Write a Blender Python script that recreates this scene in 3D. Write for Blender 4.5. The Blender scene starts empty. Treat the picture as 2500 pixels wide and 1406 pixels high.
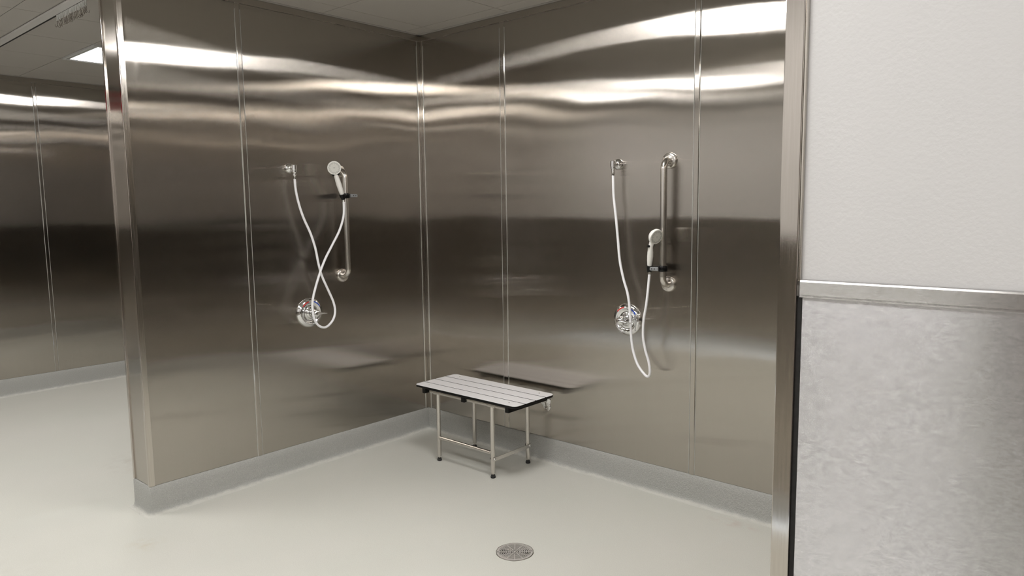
import bpy, bmesh, math, random
from mathutils import Vector, Matrix
random.seed(7)
scene = bpy.context.scene
col = scene.collection

# ------------------------------------------------------------------ camera
cam_d = bpy.data.cameras.new('camera')
cam = bpy.data.objects.new('camera', cam_d)
col.objects.link(cam)
cam_d.sensor_fit = 'HORIZONTAL'
cam_d.sensor_width = 36.0
cam_d.lens = 1761.12 / 2500 * 36.0
cam_d.clip_start = 0.01
_r = Vector((0.75008315, 0.6612166, -0.01295666))
_u = Vector((-0.06393002, 0.09199395, 0.99370522))
_f = Vector((-0.65824632, 0.74453322, -0.1112747))
cam.matrix_world = Matrix((( _r.x, _u.x, -_f.x, 3.63855), (_r.y, _u.y, -_f.y, -3.23565),
                           (_r.z, _u.z, -_f.z, 1.50289), (0, 0, 0, 1)))
scene.camera = cam

# ------------------------------------------------------------------ world, light levels, exposure
world = bpy.data.worlds.new('world')
scene.world = world
world.use_nodes = True
world.node_tree.nodes['Background'].inputs[0].default_value = (0, 0, 0, 1)
world.node_tree.nodes['Background'].inputs[1].default_value = 0.0
LAMP = 21.0
scene.view_settings.view_transform = 'Standard'
scene.view_settings.look = 'None'
scene.view_settings.gamma = 1.0
scene.view_settings.use_curve_mapping = False
scene.view_settings.exposure = 0.0

# ------------------------------------------------------------------ dimensions (metres)
H = 2.6166          # ceiling
BT = 0.143          # top of the coved base
WL = -0.190         # outer face of the left partition
YE = -1.848         # front end of the partitions
XR = 3.112          # inner face of the right partition
XF = -3.371         # far wall of the next stall
YO = -3.75          # wall opposite the stalls
XE = 6.2            # end of the corridor
CAP = 1.357         # top of the wainscot

# ------------------------------------------------------------------ materials
def nt(name):
    m = bpy.data.materials.new(name); m.use_nodes = True
    t = m.node_tree; b = t.nodes['Principled BSDF']
    return m, t, b
def N(t, k, **kw):
    n = t.nodes.new(k)
    for a, v in kw.items(): setattr(n, a, v)
    return n
def coords(t, scale=(1, 1, 1), loc=(0, 0, 0)):
    tc = N(t, 'ShaderNodeTexCoord'); mp = N(t, 'ShaderNodeMapping')
    mp.inputs['Scale'].default_value = scale; mp.inputs['Location'].default_value = loc
    t.links.new(tc.outputs['Object'], mp.inputs[0])
    return mp.outputs[0]
def noise(t, vec, scale, detail=2, rough=.5):
    n = N(t, 'ShaderNodeTexNoise')
    n.inputs['Scale'].default_value = scale; n.inputs['Detail'].default_value = detail
    n.inputs['Roughness'].default_value = rough
    t.links.new(vec, n.inputs['Vector'])
    return n.outputs['Fac']
def ramp(t, fac, a, b, ca, cb):
    r = N(t, 'ShaderNodeMapRange')
    r.inputs['From Min'].default_value = a; r.inputs['From Max'].default_value = b
    r.inputs['To Min'].default_value = ca; r.inputs['To Max'].default_value = cb
    t.links.new(fac, r.inputs['Value'])
    return r.outputs[0]
def mixc(t, fac, a, b):
    m = N(t, 'ShaderNodeMix', data_type='RGBA')
    if isinstance(fac, float): m.inputs[0].default_value = fac
    else: t.links.new(fac, m.inputs[0])
    m.inputs[6].default_value = (*a, 1); m.inputs[7].default_value = (*b, 1)
    return m.outputs[2]
def bump(t, h, dist, strength=1.0, prev=None):
    b = N(t, 'ShaderNodeBump')
    b.inputs['Distance'].default_value = dist; b.inputs['Strength'].default_value = strength
    t.links.new(h, b.inputs['Height'])
    if prev is not None: t.links.new(prev, b.inputs['Normal'])
    return b.outputs[0]
def math_(t, op, a, b):
    m = N(t, 'ShaderNodeMath', operation=op)
    for i, v in enumerate((a, b)):
        if isinstance(v, (int, float)): m.inputs[i].default_value = v
        else: t.links.new(v, m.inputs[i])
    return m.outputs[0]
def tangent(t, b, v):
    c = N(t, 'ShaderNodeCombineXYZ')
    for i in range(3): c.inputs[i].default_value = v[i]
    t.links.new(c.outputs[0], b.inputs['Tangent'])

STEEL = (0.475, 0.442, 0.402)
def steel_panel(name, tan, rough, aniso, wav, seed=0., wscale=(1, 1, 1), smears=(), base=STEEL, grain='v', spread=.43):
    m, t, b = nt(name)
    b.inputs['Metallic'].default_value = 1
    b.inputs['Anisotropic'].default_value = aniso
    tangent(t, b, tan)
    g = (260, 260, 3) if grain == 'v' else (105, 105, 290)
    fine = noise(t, coords(t, g), 1, 2)
    broad = noise(t, coords(t, (1, 1, 1), (seed, 3.1, 7.7)), 2.3, 4, .6)
    if grain == 'h': fine = ramp(t, fine, .32, .68, .12, .88)
    cfac = math_(t, 'ADD', math_(t, 'MULTIPLY', fine, .5), math_(t, 'MULTIPLY', broad, .5))
    c = mixc(t, cfac, tuple(x * (.93 if grain == 'v' else .76) for x in base), tuple(min(1, x * (1.07 if grain == 'v' else 1.24)) for x in base))
    t.links.new(c, b.inputs['Base Color'])
    ro = math_(t, 'ADD', ramp(t, broad, .35, .7, -.006, .012), rough)
    # dried wiping marks: rougher patches with a shape of their own
    for (cx, cy, cz, rx, rz, amt) in smears:
        tc = coords(t, (1, 1, 1), (-cx, -cy, -cz))
        sc = N(t, 'ShaderNodeVectorMath', operation='MULTIPLY'); sc.inputs[1].default_value = (1/rx, 1/rx, 1/rz)
        t.links.new(tc, sc.inputs[0])
        ln = N(t, 'ShaderNodeVectorMath', operation='LENGTH'); t.links.new(sc.outputs[0], ln.inputs[0])
        mask = ramp(t, ln.outputs['Value'], .3, 1, 1, 0)
        streak = ramp(t, noise(t, coords(t, (34, 34, 5)), 1, 3), .42, .62, 0, 1)
        ro = math_(t, 'ADD', ro, math_(t, 'MULTIPLY', math_(t, 'MULTIPLY', mask, streak), amt))
    t.links.new(ro, b.inputs['Roughness'])
    nrm = None
    if wav:
        w = noise(t, coords(t, wscale, (seed, seed * 1.7, seed * .6)), 1, 1, .35)
        nrm = bump(t, w, wav)
    if grain == 'v' or spread:
        # the brushing: microscopic grooves that tilt the normal only across the grain
        gv = N(t, 'ShaderNodeVectorMath', operation='SCALE'); gv.inputs['Scale'].default_value = 9000
        t.links.new(coords(t), gv.inputs[0])
        wn = N(t, 'ShaderNodeTexWhiteNoise', noise_dimensions='3D'); t.links.new(gv.outputs[0], wn.inputs['Vector'])
        sp = N(t, 'ShaderNodeSeparateColor'); t.links.new(wn.outputs['Color'], sp.inputs[0])
        x = math_(t, 'SUBTRACT', math_(t, 'ADD', math_(t, 'ADD', sp.outputs[0], sp.outputs[1]), sp.outputs[2]), 1.5)
        x2 = math_(t, 'MULTIPLY', x, x)
        x5 = math_(t, 'MULTIPLY', math_(t, 'MULTIPLY', x2, x2), x)
        g = math_(t, 'ADD', math_(t, 'MULTIPLY', x, spread * .42), math_(t, 'MULTIPLY', x5, spread * 1.9))
        tv = N(t, 'ShaderNodeVectorMath', operation='SCALE'); tv.inputs[0].default_value = tan
        t.links.new(g, tv.inputs['Scale'])
        ad = N(t, 'ShaderNodeVectorMath', operation='ADD'); t.links.new(tv.outputs[0], ad.inputs[0])
        if nrm is None:
            ge = N(t, 'ShaderNodeNewGeometry'); nrm = ge.outputs['Normal']
        t.links.new(nrm, ad.inputs[1])
        no = N(t, 'ShaderNodeVectorMath', operation='NORMALIZE'); t.links.new(ad.outputs[0], no.inputs[0])
        nrm = no.outputs[0]
    if nrm is not None: t.links.new(nrm, b.inputs['Normal'])
    return m

def plain(name, color, rough=.4, metal=0., spec=.5, **kw):
    m, t, b = nt(name)
    b.inputs['Base Color'].default_value = (*color, 1)
    b.inputs['Roughness'].default_value = rough
    b.inputs['Metallic'].default_value = metal
    b.inputs['Specular IOR Level'].default_value = spec
    n = noise(t, coords(t), 60, 2)
    t.links.new(ramp(t, n, .3, .7, rough * .92, min(1, rough * 1.08)), b.inputs['Roughness'])
    return m

def brushed(name, color, rough, aniso=.0, tan=(0, 0, 1)):
    m, t, b = nt(name)
    b.inputs['Metallic'].default_value = 1
    b.inputs['Anisotropic'].default_value = aniso
    if aniso: tangent(t, b, tan)
    n = noise(t, coords(t, (300, 300, 12)), 1, 2)
    t.links.new(mixc(t, n, tuple(x * .9 for x in color), tuple(min(1, x * 1.08) for x in color)), b.inputs['Base Color'])
    t.links.new(ramp(t, n, .3, .7, rough * .85, rough * 1.15), b.inputs['Roughness'])
    return m

TX, TY, TZ = (1, 0, 0), (0, 1, 0), (0, 0, 1)
RP, AN = 0.082, 1.0
M = {}
M['chrome'] = plain('chrome', (.80, .80, .80), .06, 1)
M['satin'] = brushed('satin_stainless', (.66, .63, .59), .22)
M['trim'] = brushed('trim_stainless', (.60, .56, .51), .17)
M['trim_dark'] = brushed('perimeter_trim_stainless', (.50, .46, .42), .3)
M['drain_metal'] = plain('worn_drain_metal', (.70, .67, .64), .42, .55)
M['trim_sharp'] = brushed('polished_trim', (.56, .52, .48), .09)
M['sealant'] = plain('clear_sealant', (.55, .55, .53), .25)
M['white_plastic'] = plain('white_plastic', (.88, .87, .83), .3)
M['face_plastic'] = plain('pale_grey_plastic', (.66, .65, .60), .35)
M['nozzle'] = plain('dark_nozzle', (.02, .02, .018), .5)
M['mark'] = plain('grey_marking', (.22, .22, .21), .5)
M['hose'] = plain('white_hose', (.90, .90, .92), .35)
M['black'] = plain('black_plastic', (.005, .005, .005), .25, 0, .22)
M['rubber'] = plain('black_rubber', (.015, .015, .015), .6)
M['grey'] = plain('grey_plastic', (.24, .245, .25), .4)
M['red'] = plain('red_enamel', (.60, .02, .02), .35)
M['blue'] = plain('blue_enamel', (.0, .06, .50), .35)
M['seat_white'] = plain('white_laminate', (.93, .92, .93), .35)
M['gap'] = plain('dark_gap', (.012, .011, .010), .8)
M['light_frame'] = plain('white_enamel_frame', (.75, .75, .74), .4)
M['carrier'] = plain('white_nylon', (.72, .72, .70), .4)
M['track'] = plain('white_enamel_track', (.70, .68, .66), .35)
M['wire'] = plain('hook_wire', (.30, .27, .24), .3, 1)
M['ceil_angle'] = plain('pale_wall_angle', (.40, .38, .36), .5)
M['alarm_red'] = plain('red_housing', (.62, .03, .05), .4)

m, t, b = nt('lamp_diffuser')
b.inputs['Base Color'].default_value = (.8, .8, .8, 1)
b.inputs['Emission Color'].default_value = (1.0, .98, .96, 1)
b.inputs['Emission Strength'].default_value = LAMP
M['lamp'] = m
def lamp_mat(k):
    q = m_lamp.copy(); q.name = 'lamp_diffuser_bright'
    q.node_tree.nodes['Principled BSDF'].inputs['Emission Strength'].default_value = LAMP * k
    return q
m_lamp = m
M['lamp_bright'] = lamp_mat(1.30)
M['lamp_soft'] = lamp_mat(.80)

def epoxy(name, c1, c2, bscale, bdist, rough, stains=(), overlap=None):
    m, t, b = nt(name)
    v = coords(t)
    grain = noise(t, v, 260, 3, .7)
    big = noise(t, v, 1.3, 3, .5)
    c = mixc(t, ramp(t, grain, .3, .7, 0, 1), c1, c2)
    mx = N(t, 'ShaderNodeMix', data_type='RGBA'); mx.blend_type = 'MULTIPLY'
    mx.inputs[0].default_value = 1
    t.links.new(c, mx.inputs[6])
    t.links.new(mixc(t, ramp(t, big, .3, .7, 0, 1), (.955, .965, .955), (1, 1, 1)), mx.inputs[7])
    out = mx.outputs[2]
    if overlap:
        # the floor coat laps a little way up the foot of the cove in a ragged edge
        sx = N(t, 'ShaderNodeSeparateXYZ'); t.links.new(v, sx.inputs[0])
        zz = math_(t, 'ADD', sx.outputs['Z'], math_(t, 'MULTIPLY', noise(t, v, 22, 4, .7), -.022))
        mo = N(t, 'ShaderNodeMix', data_type='RGBA'); t.links.new(ramp(t, zz, -.008, .004, 0, 1), mo.inputs[0])
        mo.inputs[6].default_value = (*overlap, 1); t.links.new(out, mo.inputs[7]); out = mo.outputs[2]
    # sparse dark specks of grit
    vo = N(t, 'ShaderNodeTexVoronoi'); vo.inputs['Scale'].default_value = 7
    t.links.new(v, vo.inputs['Vector'])
    sp = ramp(t, vo.outputs['Distance'], .012, .022, 1, 0)
    thin = ramp(t, noise(t, v, 5, 1), .52, .56, 0, .55)
    m2 = N(t, 'ShaderNodeMix', data_type='RGBA')
    t.links.new(math_(t, 'MULTIPLY', sp, thin), m2.inputs[0])
    t.links.new(out, m2.inputs[6]); m2.inputs[7].default_value = (.12, .10, .08, 1)
    out = m2.outputs[2]
    for (cx, cy, rx, ry, colr, amt) in stains:
        tc = coords(t, (1, 1, 1), (-cx, -cy, 0))
        sc = N(t, 'ShaderNodeVectorMath', operation='MULTIPLY'); sc.inputs[1].default_value = (1/rx, 1/ry, 0)
        t.links.new(tc, sc.inputs[0])
        ln = N(t, 'ShaderNodeVectorMath', operation='LENGTH'); t.links.new(sc.outputs[0], ln.inputs[0])
        mask = math_(t, 'MULTIPLY', ramp(t, ln.outputs['Value'], 0, 1, 1, 0), ramp(t, noise(t, v, 14, 4), .45, .62, 0, amt))
        m3 = N(t, 'ShaderNodeMix', data_type='RGBA')
        t.links.new(mask, m3.inputs[0]); t.links.new(out, m3.inputs[6]); m3.inputs[7].default_value = (*colr, 1)
        out = m3.outputs[2]
    t.links.new(out, b.inputs['Base Color'])
    b.inputs['Roughness'].default_value = rough
    b.inputs['Specular IOR Level'].default_value = .35
    n1 = noise(t, v, bscale, 3, .6)
    t.links.new(bump(t, n1, bdist), b.inputs['Normal'])
    return m
M['floor'] = epoxy('floor_epoxy', (.60, .595, .545), (.69, .685, .635), 170, .0006, .42,
                   stains=[(.30, -2.00, .10, .10, (.55, .50, .38), .5), (.2, -2.6, .5, .35, (.55, .54, .49), .35),
                           (-.9, -1.6, .25, .2, (.45, .42, .36), .4), (2.25, -.10, .16, .05, (.55, .40, .36), .5)])
M['cove'] = epoxy('cove_epoxy', (.37, .37, .352), (.51, .51, .49), 140, .0042, .30, overlap=(.655, .65, .60))

def paint(name, color):
    m, t, b = nt(name)
    v = coords(t)
    t.links.new(mixc(t, noise(t, v, 2, 3), tuple(x * .97 for x in color), color), b.inputs['Base Color'])
    b.inputs['Roughness'].default_value = .5
    b.inputs['Specular IOR Level'].default_value = .3
    t.links.new(bump(t, noise(t, v, 110, 3), .0006), b.inputs['Normal'])
    return m
M['paint'] = paint('white_wall_paint', (.57, .562, .556))
M['ceiling'] = paint('ceiling_panel_paint', (.50, .475, .44))

# ------------------------------------------------------------------ mesh helpers
def link(name, bm, mats, parent=None, smooth=False, auto=None):
    me = bpy.data.meshes.new(name)
    bmesh.ops.recalc_face_normals(bm, faces=bm.faces)
    bm.to_mesh(me); bm.free()
    if not isinstance(mats, (list, tuple)): mats = [mats]
    for x in mats: me.materials.append(x)
    if smooth:
        for p in me.polygons: p.use_smooth = True
        if auto is None: auto = 40
        lim = math.radians(auto)
        b2 = bmesh.new(); b2.from_mesh(me)
        for e in b2.edges:
            if len(e.link_faces) == 2 and e.calc_face_angle(0) > lim: e.smooth = False
        b2.to_mesh(me); b2.free()
    o = bpy.data.objects.new(name, me); col.objects.link(o)
    if parent is not None:
        o.parent = parent
        o.matrix_parent_inverse = Matrix.Identity(4)
    return o
def empty(name, loc=(0, 0, 0)):
    o = bpy.data.objects.new(name, None); o.empty_display_size = .05
    o.location = loc; col.objects.link(o)
    return o
def tag(o, label=None, cat=None, group=None, kind=None):
    if label: o['label'] = label
    if cat: o['category'] = cat
    if group: o['group'] = group
    if kind: o['kind'] = kind
    return o
ORG = {}
def part(name, bm, mat, root, **kw):
    org = ORG.get(root.name, root.location.copy())
    bmesh.ops.translate(bm, verts=bm.verts, vec=-org)
    o = link(name, bm, mat, root, **kw); ORG[o.name] = org
    return o
def box(bm, lo, hi, mi=0, bev=0.):
    xs = [(a, b) for a, b in zip(lo, hi)]
    vs = [bm.verts.new((xs[0][i], xs[1][j], xs[2][k])) for i in (0, 1) for j in (0, 1) for k in (0, 1)]
    fs = []
    for q in ((0, 1, 3, 2), (4, 6, 7, 5), (0, 4, 5, 1), (2, 3, 7, 6), (0, 2, 6, 4), (1, 5, 7, 3)):
        f = bm.faces.new([vs[i] for i in q]); f.material_index = mi; fs.append(f)
    if bev:
        es = list({e for f in fs for e in f.edges})
        r = bmesh.ops.bevel(bm, geom=es, offset=bev, segments=2, affect='EDGES', profile=.5)
        for f in r['faces']: f.material_index = mi
    return vs
def frame_of(d, up=None):
    d = Vector(d).normalized()
    up = Vector(up) if up is not None else (Vector((0, 0, 1)) if abs(d.z) < .95 else Vector((1, 0, 0)))
    x = up.cross(d).normalized(); y = d.cross(x).normalized()
    return x, y, d
def lathe(bm, origin, axis, prof, n=40, mi=0, cap=(True, True), up=None):
    """prof: list of (distance along axis, radius)"""
    x, y, d = frame_of(axis, up); o = Vector(origin); rings = []
    for (h, r) in prof:
        rings.append([bm.verts.new(o + d * h + (x * math.cos(a) + y * math.sin(a)) * r)
                      for a in [2 * math.pi * i / n for i in range(n)]])
    for a, b2 in zip(rings, rings[1:]):
        for i in range(n):
            f = bm.faces.new((a[i], a[(i + 1) % n], b2[(i + 1) % n], b2[i])); f.material_index = mi
    if cap[0]: bm.faces.new(rings[0][::-1]).material_index = mi
    if cap[1]: bm.faces.new(rings[-1]).material_index = mi
def catmull(P, k=8):
    P = [Vector(p) for p in P]; Q = [P[0] * 2 - P[1]] + P + [P[-1] * 2 - P[-2]]; out = []
    for i in range(1, len(Q) - 2):
        a, b2, c, d = Q[i - 1:i + 3]
        for j in range(k):
            s = j / k
            out.append(.5 * ((2 * b2) + (c - a) * s + (2 * a - 5 * b2 + 4 * c - d) * s * s + (-a + 3 * b2 - 3 * c + d) * s ** 3))
    out.append(P[-1]); return out
def tube(bm, pts, rad, n=16, mi=0, cap=True):
    pts = [Vector(p) for p in pts]
    if not isinstance(rad, (list, tuple)): rad = [rad] * len(pts)
    T = [(pts[min(i + 1, len(pts) - 1)] - pts[max(i - 1, 0)]).normalized() for i in range(len(pts))]
    x, y, _ = frame_of(T[0]); rings = []
    for i, (p, tg) in enumerate(zip(pts, T)):
        x = (x - tg * x.dot(tg)).normalized(); y = tg.cross(x)
        rings.append([bm.verts.new(p + (x * math.cos(a) + y * math.sin(a)) * rad[i])
                      for a in [2 * math.pi * j / n for j in range(n)]])
    for a, b2 in zip(rings, rings[1:]):
        for i in range(n):
            bm.faces.new((a[i], a[(i + 1) % n], b2[(i + 1) % n], b2[i])).material_index = mi
    if cap:
        bm.faces.new(rings[0][::-1]).material_index = mi; bm.faces.new(rings[-1]).material_index = mi
def NB(): return bmesh.new()

# ------------------------------------------------------------------ setting: floor with a hole for the drain
DR = Vector((1.638, -.977, 0)); DRR = .082
bm = NB()
s = .3; n = 64
sq = []
for i in range(n):
    a = 2 * math.pi * i / n; c, d = math.cos(a), math.sin(a)
    k = s / max(abs(c), abs(d)); sq.append(bm.verts.new((DR.x + c * k, DR.y + d * k, 0)))
ci = [bm.verts.new((DR.x + DRR * math.cos(2 * math.pi * i / n), DR.y + DRR * math.sin(2 * math.pi * i / n), 0)) for i in range(n)]
cj = [bm.verts.new((v.co.x, v.co.y, -.03)) for v in ci]
for i in range(n):
    j = (i + 1) % n
    bm.faces.new((ci[i], sq[i], sq[j], ci[j])); bm.faces.new((cj[i], ci[i], ci[j], cj[j]))
X0, X1, Y0, Y1 = XF - .15, XE + .15, YO - .15, .15
def quad(x0, y0, x1, y1):
    bm.faces.new([bm.verts.new(p) for p in ((x0, y0, 0), (x1, y0, 0), (x1, y1, 0), (x0, y1, 0))])
quad(X0, Y0, DR.x - s, Y1); quad(DR.x + s, Y0, X1, Y1)
quad(DR.x - s, Y0, DR.x + s, DR.y - s); quad(DR.x - s, DR.y + s, DR.x + s, Y1)
fl = link('floor', bm, M['floor'])
tag(fl, 'pale speckled seamless epoxy floor', kind='structure')

# ------------------------------------------------------------------ ceiling: clip-in tiles with thin gaps
bm = NB()
def tiles(xl, yl, z=H, g=.0022):
    for a, b2 in zip(xl, xl[1:]):
        for c, d in zip(yl, yl[1:]):
            box(bm, (a + g, c + g, z), (b2 - g, d - g, z + .006), 0)
P_ = .611
yl = [YO] + [-.134 - P_ * k for k in range(5, -1, -1)] + [0.0]
xs_r = [-.095] + [.187 + P_ * k for k in range(0, 10)] + [XE]
xs_l = [XF] + [-1.087 - .6215 * k for k in (3, 2, 1, 0)] + [-.4655, -.095]
tiles(xs_r, yl); tiles(xs_l, yl)
box(bm, (X0, Y0, H + .006), (X1, Y1, H + .08), 1)
ce = link('ceiling', bm, [M['ceiling'], M['gap']])
tag(ce, 'grey-white metal tile ceiling with thin joints', kind='structure')

# ------------------------------------------------------------------ walls
def wall(name, lo, hi, mat, label):
    b_ = NB(); box(b_, lo, hi); o = link(name, b_, mat); tag(o, label, kind='structure'); return o
def sheet(root, name, lo, hi, mat):
    b_ = NB(); box(b_, lo, hi, 0, .0008); return link(name, b_, mat, root)
TP = .003                    # sheet thickness
ZT = H - .040                # underside of the perimeter trim

w_left = wall('wall_left', (WL + TP, YE + TP, 0), (-TP, .0, H), M['gap'], 'stainless clad partition between the two shower stalls')
w_back = wall('wall_back', (XF, TP, 0), (XE, .15, H), M['gap'], 'stainless clad back wall of the shower stalls')
w_far = wall('wall_far', (XF - .15, Y0, 0), (XF - TP, .0, H), M['gap'], 'stainless clad far wall of the neighbouring stall')
w_right = wall('wall_right', (XR + TP, YE + TP, 0), (XE, 0.0, H), M['paint'], 'painted wall with steel wainscot beside the stall')
w_opp = wall('wall_opposite', (XF - .15, YO - .15, 0), (XE + .15, YO, H), M['paint'], 'painted wall opposite the shower stalls')
w_end = wall('wall_end', (XE, YO, 0), (XE + .15, .15, H), M['paint'], 'painted wall at the corridor end')

def panel_mat(i, tan, smears=(), **kw):
    r_ = random.Random(i)
    return steel_panel('brushed_panel_%d' % i, tan, RP, AN, WAV, r_.uniform(0, 30),
                       (r_.uniform(.9, 1.3), r_.uniform(.9, 1.3), r_.uniform(1.5, 2.0)), smears, **kw)
WAV = .0052
z0 = BT + .004
M['end_steel'] = steel_panel('end_panel_steel', TX, .12, 1, .0008, 9., (1, 1, 1), spread=.03)
M['strip_x'] = steel_panel('strip_steel_x', TX, .11, 1, 0, 5., spread=.22)
M['strip_y'] = steel_panel('strip_steel_y', TY, .11, 1, 0, 6., spread=.22)
# left partition, stall side (x = 0)
sheet(w_left, 'steel_panel', (-TP, -1.248, z0), (0, -.02, H), panel_mat(1, TY, [(0, -.66, 2.12, .05, .05, .03)]))
sheet(w_left, 'steel_panel', (-TP, YE + .02, z0), (0, -1.260, H), panel_mat(2, TY, [(0, -1.77, 2.14, .10, .09, .07)]))
# left partition, far side and end
sheet(w_left, 'steel_panel', (WL, YE + .02, z0), (WL + TP, -.01, H), panel_mat(3, TY))
sheet(w_left, 'end_panel', (WL + .012, YE, z0), (-.008, YE + TP, H), M['end_steel'])
# back wall (y = 0)
sheet(w_back, 'steel_panel', (.02, 0, z0), (.712, TP, H), panel_mat(4, TX))
sheet(w_back, 'steel_panel', (.738, 0, z0), (1.965, TP, H), panel_mat(5, TX, [(.95, 0, 1.25, .10, .22, .035)]))
sheet(w_back, 'steel_panel', (1.985, 0, z0), (XR - .0, TP, H), panel_mat(6, TX, [(2.25, 0, 2.25, .16, .12, .03)]))
sheet(w_back, 'steel_panel', (XF + .01, 0, z0), (-1.79, TP, H), panel_mat(7, TX))
sheet(w_back, 'steel_panel', (-1.77, 0, z0), (WL, TP, H), panel_mat(8, TX))
# far wall
sheet(w_far, 'steel_panel', (XF - TP, -1.250, z0), (XF, -.01, H), panel_mat(9, TY))
sheet(w_far, 'steel_panel', (XF - TP, -2.47, z0), (XF, -1.262, H), panel_mat(10, TY))
sheet(w_far, 'steel_panel', (XF - TP, YO, z0), (XF, -2.48, H), panel_mat(11, TY))
# right partition, stall side
sheet(w_right, 'steel_panel', (XR, -1.20, z0), (XR + TP, 0, H), panel_mat(12, TY))
sheet(w_right, 'steel_panel', (XR, YE + .02, z0), (XR + TP, -1.21, H), panel_mat(13, TY))
# wainscots
M['wainscot_opposite'] = steel_panel('opposite_wainscot_steel', TZ, .18, 0, .001, 14., (1, 1, 1), base=(.48, .45, .41), grain='h', spread=.24)
M['wainscot'] = steel_panel('wainscot_steel', TZ, .20, 0, .0006, 4., (2, 2, 2), base=(.71, .705, .72), grain='h', spread=.8)
sheet(w_right, 'wainscot_panel', (XR + .040, YE - .006, z0), (XE, YE + TP, CAP - .028), M['wainscot'])
for i, (a, c) in enumerate(((XF, -.9), (-.88, 1.5), (1.52, 3.9), (3.92, XE))):
    sheet(w_opp, 'wainscot_panel', (a, YO, z0), (c, YO + TP, CAP - .028), M['wainscot_opposite'])
sheet(w_end, 'wainscot_panel', (XE - TP, YO, z0), (XE, YE, CAP - .028), panel_mat(30, TY))

m_, t_, p_ = nt('added_cool_glow'); p_.inputs['Emission Color'].default_value = (.72, .84, 1.0, 1); p_.inputs['Emission Strength'].default_value = 1.5  # invented glowing strip, added for the bluish line mirrored in the back wall
b_ = NB(); box(b_, (XF, YO + .044, .003), (XE, YO + .052, .022), 0, .001); tag(link('added_glow_strip_1', b_, m_), 'thin cool glowing strip added at the foot of the opposite wall for its reflection', kind='structure')
# wainscot cap rails
def cap_rail(root, axis, a0, a1, face, sgn):
    """profile swept along x (axis 0) or y; face = wall plane, sgn = outward direction"""
    b_ = NB()
    pr = [(0, CAP + .003), (.004, CAP + .003), (.008, CAP + .0015), (.010, CAP - .0015), (.010, CAP - .026), (.0085, CAP - .0265),
          (.0085, CAP - .028), (.0112, CAP - .0285), (.0112, CAP - .0305), (.009, CAP - .032), (0, CAP - .032)]
    rings = []
    for a in (a0, a1):
        rings.append([b_.verts.new((a, face + sgn * d, z) if axis == 0 else (face + sgn * d, a, z)) for d, z in pr])
    k = len(pr)
    for i in range(k - 1): b_.faces.new((rings[0][i], rings[0][i + 1], rings[1][i + 1], rings[1][i]))
    b_.faces.new(rings[0]); b_.faces.new(rings[1][::-1])
    return link('cap_rail', b_, M['cap'], root, smooth=True, auto=30)
M['cap'] = steel_panel('cap_rail_steel', TZ, .20, 0, 0, 2., base=(.60, .59, .58), grain='h', spread=.6)
cap_rail(w_right, 0, XR + .036, XE, YE, -1)
cap_rail(w_opp, 0, XF, XE, YO, 1)
cap_rail(w_end, 1, YO, YE, XE, -1)

# joint battens and corner angles, each with a bead of sealant along both edges
def batten(root, axis, c0, c1, face, sgn, z1=None, name='joint_strip', t_=.004):
    b_ = NB(); z1 = z1 or ZT; w = c1 - c0
    pr = [(c0, 0.0002), (c0 + .0035, t_), (c1 - .0035, t_), (c1, 0.0002)]
    rings = [[b_.verts.new((p, face + sgn * d, z) if axis == 0 else (face + sgn * d, p, z)) for p, d in pr] for z in (z0, z1)]
    for i in range(3): b_.faces.new((rings[0][i], rings[0][i + 1], rings[1][i + 1], rings[1][i]))
    b_.faces.new(rings[0]); b_.faces.new(rings[1][::-1])
    o = link(name, b_, M['strip_x' if axis == 0 else 'strip_y'], root)
    rr = random.Random(int((c0 + 9) * 1000))
    for c in (c0 - .001, c1 + .001):
        pts = []; z = z0
        while z < z1:
            pts.append((c + rr.uniform(-.0004, .0004), face + sgn * .0005, z) if axis == 0
                       else (face + sgn * .0005, c + rr.uniform(-.0004, .0004), z))
            z += .03
        b2 = NB(); tube(b2, pts, [.0007 + rr.uniform(0, .0006) for _ in pts], 6)
        link('sealant_bead', b2, M['sealant'], o, smooth=True)
    return o
batten(w_left, 1, -1.268, -1.240, 0, 1)
batten(w_left, 1, -.026, -.001, 0, 1, name='corner_strip')
batten(w_back, 0, .001, .030, 0, -1, name='corner_strip')
batten(w_back, 0, .704, .742, 0, -1)
batten(w_back, 0, 1.960, 1.990, 0, -1)
batten(w_far, 1, -1.268, -1.243, XF, 1)
batten(w_far, 1, -2.488, -2.462, XF, 1)
batten(w_right, 1, -1.22, -1.19, XR, -1)
batten(w_back, 0, -1.79, -1.765, 0, -1)

# U-shaped end cap trims on the partition ends
def u_trim(root, lo_x, hi_x, ret, zlo, zhi, name='end_trim'):
    b_ = NB(); e = .0045
    box(b_, (lo_x - e, YE - .002, zlo), (lo_x + .0, YE + ret, zhi), 0, .001)
    box(b_, (hi_x - .0, YE - .002, zlo), (hi_x + e, YE + ret, zhi), 0, .001)
    return link(name, b_, M['trim'], root)
u_trim(w_left, WL, 0, .022, z0, H)
b_ = NB(); box(b_, (WL - .004, YE - .006, z0), (WL + .012, YE + .02, H), 0, .0015); link('corner_angle', b_, M['trim_sharp'], w_left)
b_ = NB(); box(b_, (-.012, YE - .006, z0), (.0045, YE + .0, H), 0, .0015); link('corner_angle', b_, M['trim_sharp'], w_left)
# right partition: front face trim running floor to ceiling
b_ = NB(); box(b_, (XR - .006, YE - .010, .0), (XR + .030, YE + .02, H), 0, .0018); link('front_trim', b_, M['trim_sharp'], w_right)
b_ = NB(); box(b_, (XR + .0302, YE - .004, .0), (XR + .040, YE + .001, CAP - .03), 0); link('shadow_gap', b_, M['gap'], w_right)
b_ = NB(); box(b_, (XR + .030, YE - .006, CAP), (XR + .0345, YE + .002, H), 0, .0008); link('trim_lip', b_, M['trim'], w_right)

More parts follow.
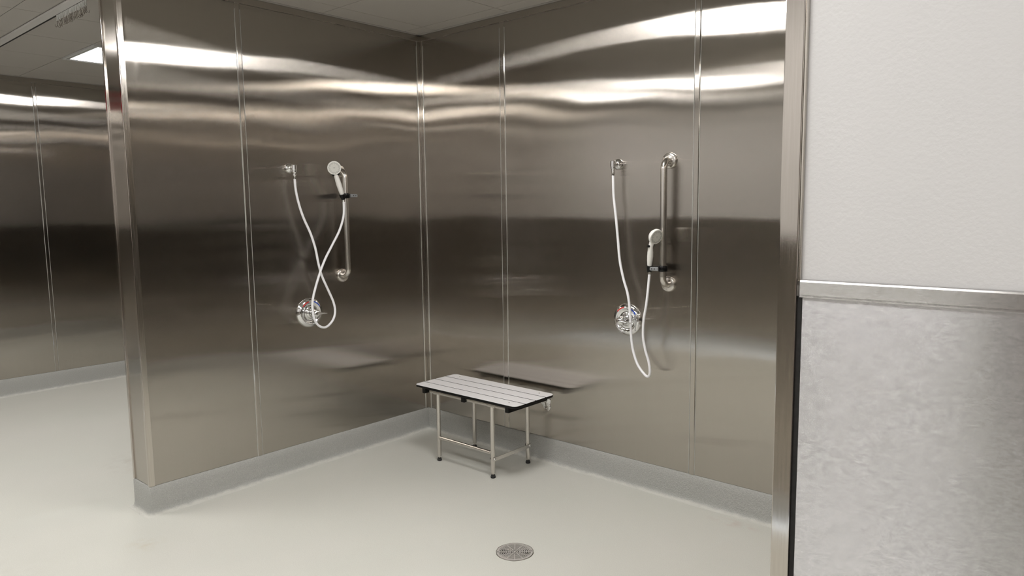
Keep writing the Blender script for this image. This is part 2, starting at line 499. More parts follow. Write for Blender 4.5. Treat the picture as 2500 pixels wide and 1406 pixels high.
# perimeter trim under the ceiling and pale wall angle
def per(root, lo, hi, mat, name):
    b_ = NB(); box(b_, lo, hi, 0, .001); return link(name, b_, mat, root)
per(w_left, (0, YE, ZT), (.006, 0, H - .0005), M['strip_y'], 'top_trim')
per(w_back, (0, -.006, ZT), (XR, 0, H - .0005), M['strip_x'], 'top_trim')
per(w_far, (XF, YO, ZT), (XF + .006, 0, H - .0005), M['strip_y'], 'top_trim')
per(w_back, (XF, -.006, ZT), (WL, 0, H - .0005), M['strip_x'], 'top_trim')
per(ce, (0.006, YE, H - .0035), (.024, -.006, H), M['ceil_angle'], 'wall_angle')
per(ce, (0.006, -.024, H - .0035), (XR, -.006, H), M['ceil_angle'], 'wall_angle')
per(ce, (XF + .006, YO, H - .0035), (XF + .024, 0, H), M['ceil_angle'], 'wall_angle')

# coved base: profile swept along a polyline of wall faces
COVE = [(-.012, BT + .002), (.002, BT + .003), (.005, BT - .001)] + \
       [(.0055, BT * .75), (.006, .034)] + \
       [(.006 + .022 * (1 - math.cos(a)), .030 * (1 - math.sin(a)) + .0010) for a in [math.pi / 2 * k / 7 for k in range(1, 7)]] + [(.034, .0006), (.036, -.004)]
def coved(name, path, label, closed_ends=True):
    """path: points along the wall foot; room lies to the right of travel"""
    b_ = NB(); P = [Vector((p[0], p[1])) for p in path]; prof = COVE
    # subdivide straight runs so the hand-trowelled edge can wander
    fine = [];
    for a, c in zip(P, P[1:]):
        k = max(1, int((c - a).length / .03))
        for j in range(k): fine.append((a + (c - a) * j / k, j == 0))
    fine.append((P[-1], True)); pts = [f_[0] for f_ in fine]
    rr = random.Random(len(pts)); rings = []
    for i, p in enumerate(pts):
        d0 = (pts[i] - pts[i - 1]).normalized() if i else None
        d1 = (pts[i + 1] - pts[i]).normalized() if i < len(pts) - 1 else None
        d0 = d0 or d1; d1 = d1 or d0
        n0 = Vector((d0.y, -d0.x)); n1 = Vector((d1.y, -d1.x)); nn = (n0 + n1).normalized(); k = 1 / max(.3, nn.dot(n0))
        wob = rr.uniform(-.003, .003)
        turn = n0.x * n1.y - n0.y * n1.x
        fans = [(nn, k)]
        if turn * (1 if n0.x * d1.x + n0.y * d1.y < -.5 else 0) != 0:      # outside corner: round it
            fans = [((n0 * (1 - s_) + n1 * s_).normalized(), 1.0) for s_ in (0, .17, .34, .5, .66, .83, 1)]
        for nn, k in fans:
            ring = []
            for q, (o, z) in enumerate(prof):
                oo = o + (wob * (q - 5) / 8 if q > 5 else 0)
                ring.append(b_.verts.new((p.x + nn.x * oo * k, p.y + nn.y * oo * k, z)))
            rings.append(ring)
    for a, c in zip(rings, rings[1:]):
        for i in range(len(prof) - 1): b_.faces.new((a[i], a[i + 1], c[i + 1], c[i]))
    if closed_ends:
        b_.faces.new(rings[0]); b_.faces.new(rings[-1][::-1])
    o = link(name, b_, M['cove'], smooth=True, auto=60); tag(o, label, kind='structure'); return o
coved('baseboard_left', [(WL, 0), (WL, YE - .002), (0, YE - .002), (0, 0)][::1], 'coved epoxy base around the partition foot')
coved('baseboard_back', [(0, 0), (XR, 0)], 'coved epoxy base along the shower back wall')
coved('baseboard_back', [(XF, 0), (WL, 0)], 'coved epoxy base along the neighbouring stall back wall')
coved('baseboard_far', [(XF, YO), (XF, 0)], 'coved epoxy base along the far wall')
coved('baseboard_right', [(XR, 0), (XR, YE)], 'coved epoxy base along the right stall wall')
coved('baseboard_front', [(XR + .034, YE - .007), (XE, YE - .007)], 'coved epoxy base under the wainscot')
coved('baseboard_opposite', [(XE, YO + .004), (XF, YO + .004)], 'coved epoxy base along the opposite wall')

# ------------------------------------------------------------------ ceiling lights
def ceiling_light(x0, x1, y0, y1, label, mat='lamp'):
    e = empty('ceiling_light', ((x0 + x1) / 2, (y0 + y1) / 2, H - .004))
    b_ = NB()
    def ring(o, i, zl, zh):
        box(b_, (x0 + o, y0 + o, zl), (x1 - o, y0 + i, zh)); box(b_, (x0 + o, y1 - i, zl), (x1 - o, y1 - o, zh))
        box(b_, (x0 + o, y0 + i, zl), (x0 + i, y1 - i, zh)); box(b_, (x1 - i, y0 + i, zl), (x1 - o, y1 - i, zh))
    ring(.002, .016, H - .012, H + .0)
    ring(.026, .040, H - .010, H + .0)
    part('frame', b_, M['light_frame'], e)
    b_ = NB(); box(b_, (x0 + .018, y0 + .018, H - .001), (x1 - .018, y1 - .018, H - .0002)); part('reveal', b_, M['gap'], e)
    b_ = NB(); box(b_, (x0 + .040, y0 + .040, H - .008), (x1 - .040, y1 - .040, H - .0015)); part('diffuser', b_, M[mat], e)
    tag(e, label, 'ceiling light')
    return e
ceiling_light(-2.330, -1.7085, -1.356, -.745, 'square lit ceiling panel light over the neighbouring stall')
ceiling_light(.187 + 2 * P_, .187 + 3 * P_, -1.356, -.745, 'square lit ceiling panel light over the main shower stall', 'lamp_bright')
ceiling_light(.187 + 3 * P_, .187 + 5 * P_, -3.189, -2.578, 'long lit ceiling panel light in the corridor before the stalls', 'lamp_soft')
ceiling_light(-1.7085, -.4655, -3.189, -2.578, 'long lit ceiling panel light in the corridor before the neighbouring stall', 'lamp_soft')

ceiling_light(.187 + 7 * P_, .187 + 9 * P_, -3.189, -2.578, 'long ceiling panel light added out of view at the right end of the corridor')  # extra unseen lamp, added to raise the overall light level
ceiling_light(.187, .187 + P_, -3.189, -2.578, 'square ceiling panel light added out of view in the corridor before the main shower stall', 'lamp_soft')  # another lamp put in out of view for more light on the floor

# ------------------------------------------------------------------ dark door added behind the viewpoint to darken the wainscot's reflection
M['door'] = plain('added_door_taupe_paint', (.17, .145, .13), .45)
dd = empty('added_door_1', (3.75, YO, 0)); tag(dd, 'dark taupe door added in the opposite wall to darken the wainscot reflection', kind='structure')
b_ = NB(); box(b_, (3.27, YO + .001, .008), (4.23, YO + .045, 2.10), 0, .002); part('door_leaf', b_, M['door'], dd)
b_ = NB()
box(b_, (3.20, YO + .0005, .0), (3.268, YO + .065, 2.17), 0, .002); box(b_, (4.232, YO + .0005, .0), (4.30, YO + .065, 2.17), 0, .002)
box(b_, (3.268, YO + .0005, 2.102), (4.232, YO + .065, 2.17), 0, .002); part('door_frame', b_, M['door'], dd)
b_ = NB(); tube(b_, [(3.36, YO + .045, 1.0), (3.36, YO + .095, 1.0)], .010, 14); tube(b_, [(3.36, YO + .090, 1.0), (3.49, YO + .090, 1.0)], .009, 14)
lathe(b_, (3.36, YO + .0452, 1.0), (0, 1, 0), [(0, .026), (.006, .025)], 24); part('door_handle', b_, M['satin'], dd, smooth=True)

# ------------------------------------------------------------------ curtain track and hooks
tr = empty('curtain_track', (-1.8, -1.80, H - .016))
b_ = NB(); box(b_, (XF + .01, -1.826, H - .014), (WL - .01, -1.778, H - .0036), 0, .0015); part('rail', b_, M['track'], tr)
b_ = NB(); box(b_, (XF + .01, -1.778, H - .013), (WL - .01, -1.766, H - .0036), 0); part('slot', b_, M['gap'], tr)
tag(tr, 'white curtain track fixed under the ceiling of the neighbouring stall', 'curtain track')
def hook():
    e = empty('curtain_hook', (0, 0, 0))
    b_ = NB()
    lathe(b_, (0, 0, -.0005), (0, 0, -1), [(0, .0042), (.006, .0042), (.008, .0028), (.024, .0026), (.027, .0036), (.030, .002)], 10)
    part('carrier', b_, M['carrier'], e, smooth=True)
    b_ = NB()
    pts = catmull([(0, 0, -.026), (.001, .002, -.034), (-.001, .006, -.044), (.0, .004, -.056), (.001, -.003, -.066), (0, -.009, -.064), (0, -.010, -.054)], 5)
    tube(b_, pts, .0013, 6); part('wire', b_, M['wire'], e, smooth=True)
    return e
hk = hook(); nh = 36
for i in range(nh):
    if i == 0: o = hk
    else:
        o = hk.copy(); col.objects.link(o)
        for ch in list(hk.children):
            c = ch.copy(); c.parent = o; col.objects.link(c)
    o.location = (-1.028 + i * .0128 + random.uniform(-.003, .003), -1.772, H - .0125)
    o.rotation_euler = (random.uniform(-.12, .12), random.uniform(-.18, .18), random.uniform(0, 6.28))
    tag(o, 'bare wire curtain hook in the bunch hanging from the white curtain track', 'curtain hook', 'curtain hooks bunched on the track')

# ------------------------------------------------------------------ red alarm box, seen mirrored in the steel
al = empty('alarm_box', (XF, -3.12, 2.50))
b_ = NB(); box(b_, (XF + .0005, -3.34, 2.40), (XF + .045, -2.92, 2.57), 0, .006); part('housing', b_, M['alarm_red'], al, smooth=True)
b_ = NB(); box(b_, (XF + .044, -3.17, 2.475), (XF + .062, -3.09, 2.52), 0, .006); part('lens', b_, M['face_plastic'], al, smooth=True)
tag(al, 'red alarm box high on the far steel wall', 'alarm')

# ------------------------------------------------------------------ floor drain
dr = empty('floor_drain', (DR.x, DR.y, 0))
b_ = NB()
def annulus(r0, r1, zt, zb, n=72):
    lathe(b_, (DR.x, DR.y, 0), (0, 0, 1), [(zb, r1), (zt, r1), (zt, r0), (zb, r0), (zb, r1)], n, cap=(False, False))
annulus(.0005, .0045, .0015, -.003, 24)
rr_ = [.0105, .0185, .0265, .0345, .0425, .0505, .0585, .0650]
for q in rr_: annulus(q, q + .0033, .0015, -.003)
for k in range(12):
    a = 2 * math.pi * (k + .35) / 12
    dx, dy = math.cos(a), math.sin(a); nx, ny = -dy * .0017, dx * .0017
    r0, r1 = (.004 if k % 3 == 0 else .0195), .070
    vs = []
    for zz in (-.003, .0014):
        for (r_, s_) in ((r0, -1), (r1, -1), (r1, 1), (r0, 1)):
            vs.append(b_.verts.new((DR.x + dx * r_ + nx * s_, DR.y + dy * r_ + ny * s_, zz)))
    for q in ((0, 1, 2, 3), (4, 7, 6, 5), (0, 4, 5, 1), (1, 5, 6, 2), (2, 6, 7, 3), (3, 7, 4, 0)): b_.faces.new([vs[i] for i in q])
part('strainer', b_, M['drain_metal'], dr)
b_ = NB(); lathe(b_, (DR.x, DR.y, 0), (0, 0, 1), [(-.003, .0795), (.0015, .0795), (.0018, .0705), (-.003, .0695)], 72, cap=(False, False)); part('rim', b_, M['drain_metal'], dr, smooth=True, auto=30)
b_ = NB(); lathe(b_, (DR.x, DR.y, 0), (0, 0, 1), [(-.029, .0815), (-.0285, .0815)], 48); part('sump', b_, plain('drain_sump', (.016, .012, .010), .5), dr)
for a in (.75, 3.9):
    b_ = NB(); lathe(b_, (DR.x + .0745 * math.cos(a), DR.y + .0745 * math.sin(a), .0015), (0, 0, 1), [(0, .0035), (.001, .003)], 12); part('screw', b_, M['chrome'], dr, smooth=True)
b_ = NB()
rq = random.Random(3); pts = []
for i in range(121):
    a = 2 * math.pi * i / 120
    pts.append((DR.x + (.0822 + .0008 * math.sin(i * .32) + .0005 * math.sin(i * .81)) * math.cos(a), DR.y + (.0822 + .0008 * math.sin(i * .32) + .0005 * math.sin(i * .81)) * math.sin(a), .0004))
tube(b_, pts, .0011, 6, cap=False); part('grout_ring', b_, plain('dirty_grout', (.20, .185, .15), .8), dr, smooth=True)
tag(dr, 'round slotted stainless drain set in the pale floor', 'drain')

# ------------------------------------------------------------------ folding shower seat
st = empty('shower_seat', (.755, -.25, 0))
SX0, SX1, SY0, SY1, ST = .350, 1.165, -.425, -.078, .445
nsl = 4; gap = .007; sw = (SY1 - SY0 - gap * (nsl - 1)) / nsl
def slat_outline(x0, x1, y0, y1, r_sw, r_nw):
    """corner radii for the y0 side (r_sw) and the y1 side (r_nw)"""
    out = []
    for (cx, cy, r_, a0) in ((x0, y0, r_sw, 180), (x1, y0, r_sw, 270), (x1, y1, r_nw, 0), (x0, y1, r_nw, 90)):
        sx = 1 if cx == x0 else -1; sy = 1 if cy == y0 else -1
        ox, oy = cx + sx * r_, cy + sy * r_
        for k in range(9):
            a = math.radians(a0 + 90 * k / 8); out.append((ox + r_ * math.cos(a), oy + r_ * math.sin(a)))
    return out
for k in range(nsl):
    y0 = SY0 + k * (sw + gap); y1 = y0 + sw
    ol = slat_outline(SX0, SX1, y0, y1, .032 if k == 0 else .002, .032 if k == nsl - 1 else .002)
    cx, cy = (SX0 + SX1) / 2, (y0 + y1) / 2
    def prism(b_, ol, zs, ins):
        rings = []
        for z, i_ in zip(zs, ins):
            rings.append([b_.verts.new((x + (i_ if x < cx else -i_), y + (i_ if y < cy else -i_), z)) for x, y in ol])
        for a, c in zip(rings, rings[1:]):
            for i in range(len(ol)):
                j = (i + 1) % len(ol); b_.faces.new((a[i], a[j], c[j], c[i]))
        b_.faces.new(rings[0][::-1]); b_.faces.new(rings[-1])
    b_ = NB(); prism(b_, ol, (ST - .0135, ST - .012, ST - .0008), (.001, 0, 0)); core = part('slat', b_, M['black'], st)
    b_ = NB(); prism(b_, ol, (ST - .0008, ST), (.0006, .0012)); part('white_face', b_, M['seat_white'], core)
    if k in (0, nsl - 1):
        for x in (SX0 + .085, SX1 - .085):
            b_ = NB(); lathe(b_, (x, cy + (.0 if k else .005), ST), (0, 0, 1), [(0, .0045), (.0008, .004)], 16); part('screw', b_, M['satin'], core, smooth=True)
RZ = .4165; RR = .0125
for x in (.432, .762, 1.10):
    b_ = NB(); box(b_, (x - .0125, SY0 + .004, ST - .044), (x + .0125, SY1 - .006, ST - .0135), 0, .001)
    part('support_bracket', b_, M['black'], st)
b_ = NB()
yf, yb = -.397, -.095
tube(b_, [(.470, yf, RZ), (1.095, yf, RZ)], RR, 20)
tube(b_, [(.470, yb, RZ), (1.095, yb, RZ)], RR, 20)
for x in (.480, 1.085): tube(b_, [(x, yf, RZ), (x, yb, RZ)], RR * .9, 16)
part('frame', b_, M['satin'], st, smooth=True)
for (x, y, t_) in ((.532, yf, 0), (.970, yf, 0), (.532, yb, .0), (.970, yb, 0)):
    b_ = NB()
    tube(b_, [(x, y, .030), (x, y, RZ - .008)], .0125, 20)
    lg = part('leg', b_, M['satin'], st, smooth=True)
    b_ = NB(); tube(b_, [(x - .028, y, RZ), (x + .028, y, RZ)], .0150, 20); part('sleeve', b_, M['satin'], lg, smooth=True)
    b_ = NB(); tube(b_, [(x, y, .014), (x, y, .031)], .005, 12); part('stem', b_, M['satin'], lg, smooth=True)
    b_ = NB(); lathe(b_, (x, y, 0.0), (0, 0, 1), [(0, .0120), (.0015, .0140), (.010, .0140), (.012, .0115), (.017, .0110), (.0185, .009)], 24); part('rubber_foot', b_, M['rubber'], lg, smooth=True)
b_ = NB(); tube(b_, [(.535, yf, .142), (.967, yf, .142)], .0105, 18); part('crossbar', b_, M['satin'], st, smooth=True)
b_ = NB(); box(b_, (.983, yf - .012, .098), (.986, yb + .012, .120), 0, .0008)
fb = part('side_strap', b_, M['satin'], st)
for y in (yf, yb):
    for x, d in ((.986, 1), (.956, -1)):
        b_ = NB(); lathe(b_, (x, y, .109), (d, 0, 0), [(0, .0075), (.003, .007), (.005, .0035)], 16); part('bolt', b_, M['chrome'], fb, smooth=True)
for x in (.46, 1.03):
    b_ = NB()
    tube(b_, [(x - .03, yb + .01, RZ - .01), (x, yb + .045, RZ - .028), (x + .005, -.012, RZ - .05)], .009, 14)
    lathe(b_, (x + .0, -.0005, .372), (0, -1, 0), [(0, .040), (.002, .040), (.005, .037), (.006, .034)], 32)
    lathe(b_, (x + .012, -.0005, .335), (0, -1, 0), [(0, .026), (.002, .026), (.005, .023)], 28)
    tube(b_, [(x - .045, -.030, .385), (x + .030, -.030, .385)], .0085, 14)
    box(b_, (x - .040, -.034, .374), (x - .034, -.002, .398)); box(b_, (x + .018, -.034, .374), (x + .024, -.002, .398))
    hb = part('wall_hinge', b_, M['chrome'], st, smooth=True)
    b_ = NB(); lathe(b_, (x + .012, -.006, .325), (0, -1, 0), [(0, .006), (.002, .0055), (.003, .003)], 14); part('bolt', b_, M['satin'], hb, smooth=True)
tag(st, 'folding shower seat with four white slats and stainless legs in the stall corner', 'shower seat')

# ------------------------------------------------------------------ wall-mounted shower fittings
class W:
    """wall frame: along the wall, out of the wall, up"""
    def __init__(s, o, al, out): s.o, s.al, s.out = Vector(o), Vector(al), Vector(out)
    def __call__(s, a, d, z): return s.o + s.al * a + s.out * d + Vector((0, 0, z))
WLf = W((0, 0, 0), (0, 1, 0), (1, 0, 0))      # left wall, 'right' = +y
WBk = W((0, 0, 0), (1, 0, 0), (0, -1, 0))     # back wall, 'right' = +x

def wall_elbow(w, a, z, side, label):
    e = empty('wall_supply_elbow', w(a, 0, z))
    b_ = NB(); lathe(b_, w(a, .0005, z), w.out, [(0, .0285), (.003, .0285), (.008, .0270), (.014, .023), (.020, .016), (.023, .012)], 40)
    part('flange', b_, M['chrome'], e, smooth=True, auto=60)
    b_ = NB(); d = .050
    tube(b_, [w(a, .018, z), w(a, d - .006, z)], .0125, 24)
    part('arm', b_, M['chrome'], e, smooth=True)
    b_ = NB(); lathe(b_, w(a, d, z + .017), (0, 0, -1), [(0, .0125), (.002, .0145), (.028, .0148), (.030, .0130), (.040, .0125), (.043, .0105), (.047, .0078), (.050, .0078)], 32)
    part('elbow_body', b_, M['chrome'], e, smooth=True, auto=30)
    tag(e, label, 'shower supply elbow', 'chrome shower supply elbows')
    return e
wall_elbow(WLf, -.990, 1.735, 1, 'chrome supply elbow on the left steel wall, above the crossed hose')
wall_elbow(WBk, 1.532, 1.718, 1, 'chrome supply elbow on the back steel wall, above the hanging hose')

def grab_bar(w, a, z0_, z1_, label):
    e = empty('grab_bar', w(a, 0, z0_)); d = .060; R_ = .0165
    pts = [w(a, .006, z1_), w(a, .018, z1_)]
    rb = d - .012; rb = .042
    for k in range(0, 9):
        t_ = math.pi / 2 * k / 8; pts.append(w(a, d - rb + rb * math.sin(t_), z1_ - rb * (1 - math.cos(t_))))
    for k in range(0, 9):
        t_ = math.pi / 2 * (1 - k / 8); pts.append(w(a, d - rb + rb * math.sin(t_), z0_ + rb * (1 - math.cos(t_))))
    pts += [w(a, .018, z0_), w(a, .006, z0_)]
    b_ = NB(); tube(b_, pts, R_, 28); part('rail', b_, M['satin'], e, smooth=True, auto=60)
    for zz in (z0_, z1_):
        b_ = NB(); lathe(b_, w(a, .0005, zz), w.out, [(0, .0400), (.004, .0400), (.010, .0375), (.0125, .034), (.013, .0172)], 44, cap=(True, False))
        part('flange', b_, M['satin'], e, smooth=True, auto=35)
    tag(e, label, 'grab bar', 'vertical grab bars'); return e
grab_bar(WLf, -.663, 1.108, 1.730, 'vertical stainless grab bar on the left steel wall holding the raised hand shower')
grab_bar(WBk, 1.834, 1.108, 1.722, 'vertical stainless grab bar on the back steel wall holding the lowered hand shower')

def mixing_valve(w, a, z, label, ll=1.0, lt=.34):
    e = empty('mixing_valve', w(a, 0, z)); c = lambda d: w(a, d, z)
    b_ = NB(); lathe(b_, c(.0005), w.out, [(0, .0855), (.003, .0855), (.010, .081), (.017, .072), (.020, .064), (.0195, .061), (.014, .057), (.011, .050), (.0108, .040), (.013, .034), (.018, .031)], 72, cap=(True, True))
    part('escutcheon', b_, M['chrome'], e, smooth=True, auto=50)
    for nm, a0, a1, mt in (('hot_mark', 100, 142, 'red'), ('cold_mark', 30, 72, 'blue')):
        b_ = NB(); n_ = 16; prev = None
        for k in range(n_ + 1):
            t_ = math.radians(a0 + (a1 - a0) * k / n_); cs, sn = math.cos(t_), math.sin(t_)
            row = [b_.verts.new(w(a + cs * r_, d_, z + sn * r_)) for r_, d_ in ((.0635, .0206), (.0650, .0208), (.0675, .0200), (.0695, .0192))]
            if prev:
                for i in range(3): b_.faces.new((prev[i], prev[i + 1], row[i + 1], row[i]))
            prev = row
        part(nm, b_, M[mt], e, smooth=True)
    b_ = NB(); lathe(b_, c(.012), w.out, [(0, .033), (.010, .031), (.014, .026), (.016, .024), (.030, .024), (.034, .021)], 44)
    part('bonnet', b_, M['chrome'], e, smooth=True, auto=40)
    # fluted handle with a flat lever pointing sideways
    b_ = NB(); x, y, d_ = w.al, Vector((0, 0, 1)), w.out; rings = []; n_ = 56
    for (h, r_, am) in ((.044, .015, 0), (.046, .019, .0), (.050, .0225, .0018), (.060, .0240, .0028), (.072, .0235, .0028), (.080, .0205, .002), (.085, .015, .0), (.087, .008, 0)):
        rings.append([b_.verts.new(c(h) + (x * math.cos(t_) + y * math.sin(t_)) * (r_ + am * math.cos(7 * t_))) for t_ in [2 * math.pi * i / n_ for i in range(n_)]])
    for p, q in zip(rings, rings[1:]):
        for i in range(n_): b_.faces.new((p[i], p[(i + 1) % n_], q[(i + 1) % n_], q[i]))
    b_.faces.new(rings[0][::-1]); b_.faces.new(rings[-1])
    hd = part('handle', b_, M['chrome'], e, smooth=True, auto=60)
    b_ = NB(); secs = []
    for (s_, hw, hh) in ((0, .010, .008), (.016, .009, .0065), (.032, .0075, .0045), (.045, .0085, .0035), (.053, .0065, .0028), (.056, .003, .0018)):
        cc = w(a + s_ * ll, .078 + s_ * lt, z + .001 - s_ * .05)
        secs.append([b_.verts.new(cc + w.out * (hw * math.cos(t_)) + Vector((0, 0, 1)) * (hh * math.sin(t_))) for t_ in [2 * math.pi * i / 18 for i in range(18)]])
    for p, q in zip(secs, secs[1:]):
        for i in range(18): b_.faces.new((p[i], p[(i + 1) % 18], q[(i + 1) % 18], q[i]))
    b_.faces.new(secs[0][::-1]); b_.faces.new(secs[-1])
    part('lever', b_, M['chrome'], hd, smooth=True, auto=60)
    tag(e, label, 'shower valve', 'round chrome mixing valves'); return e
mixing_valve(WLf, -.903, .909, 'round chrome mixing valve on the left steel wall behind the looped hose')
mixing_valve(WBk, 1.594, .904, 'round chrome mixing valve on the back steel wall with hose under its lever', 1.60, .16)

# hoses run as smooth curves through points in the room
HL = [(0.05, -0.990, 1.690), (0.05, -0.9903, 1.668), (0.055, -0.99, 1.611), (0.06, -0.976, 1.53), (0.065, -0.953, 1.454), (0.07, -0.918, 1.371), (0.075, -0.894, 1.286), (0.08, -0.88, 1.193), (0.085, -0.864, 1.123), (0.09, -0.831, 1.043), (0.1, -0.805, 0.97), (0.11, -0.802, 0.916), (0.12, -0.823, 0.872), (0.13, -0.868, 0.839), (0.135, -0.908, 0.836), (0.138, -0.946, 0.862), (0.138, -0.967, 0.914), (0.13, -0.964, 0.982), (0.12, -0.94, 1.047), (0.115, -0.897, 1.146), (0.112, -0.855, 1.224), (0.11, -0.8, 1.305), (0.105, -0.747, 1.381), (0.102, -0.712, 1.465), (0.1, -0.705, 1.551)]
HR = [(1.532, -0.05, 1.675), (1.532, -0.05, 1.654), (1.536, -0.05, 1.555), (1.551, -0.05, 1.437), (1.564, -0.05, 1.319), (1.575, -0.05, 1.219), (1.598, -0.052, 1.129), (1.627, -0.055, 1.049), (1.642, -0.06, 0.977), (1.649, -0.06, 0.896), (1.656, -0.065, 0.833), (1.67, -0.07, 0.762), (1.703, -0.08, 0.694), (1.746, -0.09, 0.652), (1.774, -0.095, 0.64), (1.789, -0.1, 0.664), (1.782, -0.1, 0.717), (1.761, -0.1, 0.778), (1.748, -0.1, 0.848), (1.751, -0.1, 0.929), (1.764, -0.1, 1.001), (1.77, -0.095, 1.072), (1.776, -0.09, 1.164)]

def hand_shower(hose, grip0, neck, center, face_n, label):
    """grip0: lower end of the handle, neck: its top, center: middle of the spray face"""
    e = empty('hand_shower', grip0); g0, nk, c = Vector(grip0), Vector(neck), Vector(center); fn = Vector(face_n).normalized()
    ax = (nk - g0).normalized()
    # hose
    b_ = NB(); tube(b_, catmull([Vector(p) for p in hose], 8), .0066, 14); hs = part('hose', b_, M['hose'], e, smooth=True)
    p0, p1 = Vector(hose[0]), Vector(hose[1])
    b_ = NB(); lathe(b_, p0 + Vector((0, 0, .0125)), (0, 0, -1), [(0, .0080), (.001, .0098), (.008, .0100), (.010, .0085), (.012, .0072), (.0285, .0070)], 20)
    part('ferrule', b_, M['chrome'], hs, smooth=True, auto=35)
    b_ = NB(); tube(b_, [Vector(hose[-1]) - ax * .004, g0 + ax * .004], [.0078, .0085], 18); part('ferrule', b_, M['chrome'], hs, smooth=True)
    # handle: curved, swelling a little in the grip
    hc = c - fn * .014                     # centre of the head body
    side = (c - nk).normalized()
    back = hc - side * .030
    pts = catmull([g0, g0 + (nk - g0) * .35, g0 + (nk - g0) * .70, nk, back], 6)
    m_ = len(pts); rad = []
    for i in range(m_):
        s_ = i / (m_ - 1); rad.append(.0115 + .0032 * math.sin(min(1, s_ / .75) * math.pi) + (.00035 * math.sin(s_ * 40) if .15 < s_ < .7 else 0))
    b_ = NB(); tube(b_, pts, rad, 22); part('handle', b_, M['white_plastic'], e, smooth=True)
    # head body: shallow bowl
    b_ = NB(); lathe(b_, c, fn, [(-.034, .006), (-.032, .018), (-.026, .029), (-.016, .0365), (-.004, .0385), (0, .0375), (.0004, .0340)], 48, up=side)
    hb = part('head', b_, M['white_plastic'], e, smooth=True, auto=60)
    # spray face, nozzles and centre badge
    b_ = NB(); lathe(b_, c, fn, [(0, .0340), (.0012, .0335), (.0012, .0120), (.0020, .0115)], 44, up=side)
    fp = part('spray_face', b_, M['face_plastic'], hb, smooth=True, auto=30)
    x, y, d = frame_of(fn, side)
    b_ = NB()
    for k in range(20):
        for (r_, off, sz) in ((.0298, 0, .0017), (.0262, .5, .0014), (.0228, 0, .0012)):
            if r_ < .025 and k % 2: continue
            a = 2 * math.pi * (k + off) / 20
            lathe(b_, c + (x * math.cos(a) + y * math.sin(a)) * r_, fn, [(.0008, sz), (.0016, sz * .9)], 8)
    part('nozzles', b_, M['nozzle'], fp)['kind'] = 'stuff'
    b_ = NB()
    rr = random.Random(5)
    for row, (yy, w_, cnt, hh) in enumerate(((.0018, .013, 5, .0011), (-.0028, .009, 4, .0006))):
        for i in range(cnt):
            u0 = -w_ / 2 + w_ * i / cnt; u1 = u0 + w_ / cnt * .72
            lo_, hi_ = yy - hh, yy + hh
            vs = [b_.verts.new(c + fn * .0023 + x * uu + y * vv) for uu, vv in ((u0, lo_), (u1, lo_), (u1, hi_), (u0, hi_))]
            b_.faces.new(vs)
    part('badge_marking', b_, M['mark'], fp)
    # spray selector lever behind the head
    b_ = NB(); q = nk + ax * .006
    tube(b_, [q - x * .022, q - x * .017, q + x * .017, q + x * .022], [.004, .0065, .0065, .004], 14); part('selector', b_, M['black'], hb, smooth=True)
    tag(e, label, 'hand shower', 'white hand showers with hoses'); return e
hand_shower(HL, (.1, -.716, 1.592), (.118, -.764, 1.697), (.135, -.786, 1.738), (3.5, -2.3, -.5),
            'white hand shower held high on the left wall bar, hose crossing itself in a loop')
hand_shower(HR, (1.776, -.090, 1.206), (1.795, -.113, 1.298), (1.837, -.129, 1.349), (.90, -.30, -.36),
            'white hand shower held low on the back wall bar, hose hanging in a long bend')

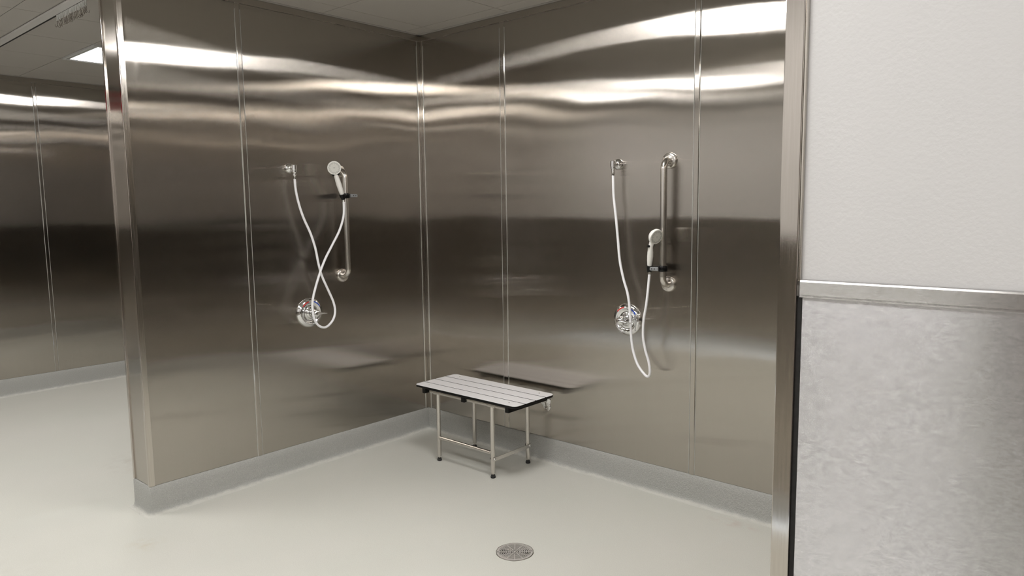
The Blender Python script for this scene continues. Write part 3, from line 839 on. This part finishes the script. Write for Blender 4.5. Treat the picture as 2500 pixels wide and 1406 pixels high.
def holder(w, a, z, cone, cone_ax, lever_dir, label, lo=.020, lout=.016):
    e = empty('hand_shower_holder', w(a, .060, z))
    b_ = NB()
    lathe(b_, w(a, .060, z - .0145), (0, 0, 1), [(0, .0172), (0, .0225), (.002, .0240), (.027, .0240), (.029, .0225), (.029, .0172), (0, .0172)], 36, cap=(False, False))
    part('clamp', b_, M['black'], e, smooth=True, auto=40)
    cn = Vector(cone); cax = Vector(cone_ax).normalized(); cl = w(a, .060, z)
    b_ = NB(); v = cn - cl; v.z *= .2; tube(b_, [cl + v.normalized() * .022, cn - v.normalized() * .012], [.0135, .011], 18); part('arm', b_, M['black'], e, smooth=True)
    b_ = NB(); lathe(b_, cn - cax * .018, cax, [(0, .0090), (0, .0118), (.030, .0165), (.032, .0160), (.032, .0125), (0, .0090)], 28, cap=(False, False))
    part('cone', b_, M['black'], e, smooth=True, auto=40)
    ld = Vector(lever_dir).normalized(); lx, ly, lz = frame_of(ld)
    b_ = NB(); st_ = cl + ld * lo + w.out * lout; secs = []
    for s_, hw, hh in ((0, .004, .010), (.004, .0045, .0095), (.038, .004, .0085), (.043, .003, .006)):
        secs.append([b_.verts.new(st_ + ld * s_ + w.out * (hw * math.copysign(min(1, abs(math.cos(t_)) * 1.3), math.cos(t_))) + Vector((0, 0, 1)) * (hh * math.copysign(min(1, abs(math.sin(t_)) * 1.3), math.sin(t_)))) for t_ in [2 * math.pi * i / 20 for i in range(20)]])
    for p, q in zip(secs, secs[1:]):
        for i in range(20): b_.faces.new((p[i], p[(i + 1) % 20], q[(i + 1) % 20], q[i]))
    b_.faces.new(secs[0][::-1]); b_.faces.new(secs[-1])
    lv = part('lever', b_, M['grey'], e, smooth=True, auto=40)
    b_ = NB()
    for s_ in (.018, .032):
        lathe(b_, st_ + ld * s_ + w.out * .0036, w.out, [(0, .0024), (.0016, .0024)], 12)
    part('lever_hole', b_, M['black'], lv)
    tag(e, label, 'shower holder', 'black sliding holders'); return e
holder(WLf, -.663, 1.583, (.1, -.713, 1.578), Vector((.118, -.764, 1.697)) - Vector((.1, -.716, 1.592)), (.25, 1, 0), 'black sliding holder clamped high on the left grab bar')
holder(WBk, 1.834, 1.190, (1.776, -.090, 1.190), Vector((1.795, -.113, 1.298)) - Vector((1.776, -.090, 1.206)), (-1, -.15, 0), 'black sliding holder clamped low on the back grab bar', .004, .038)
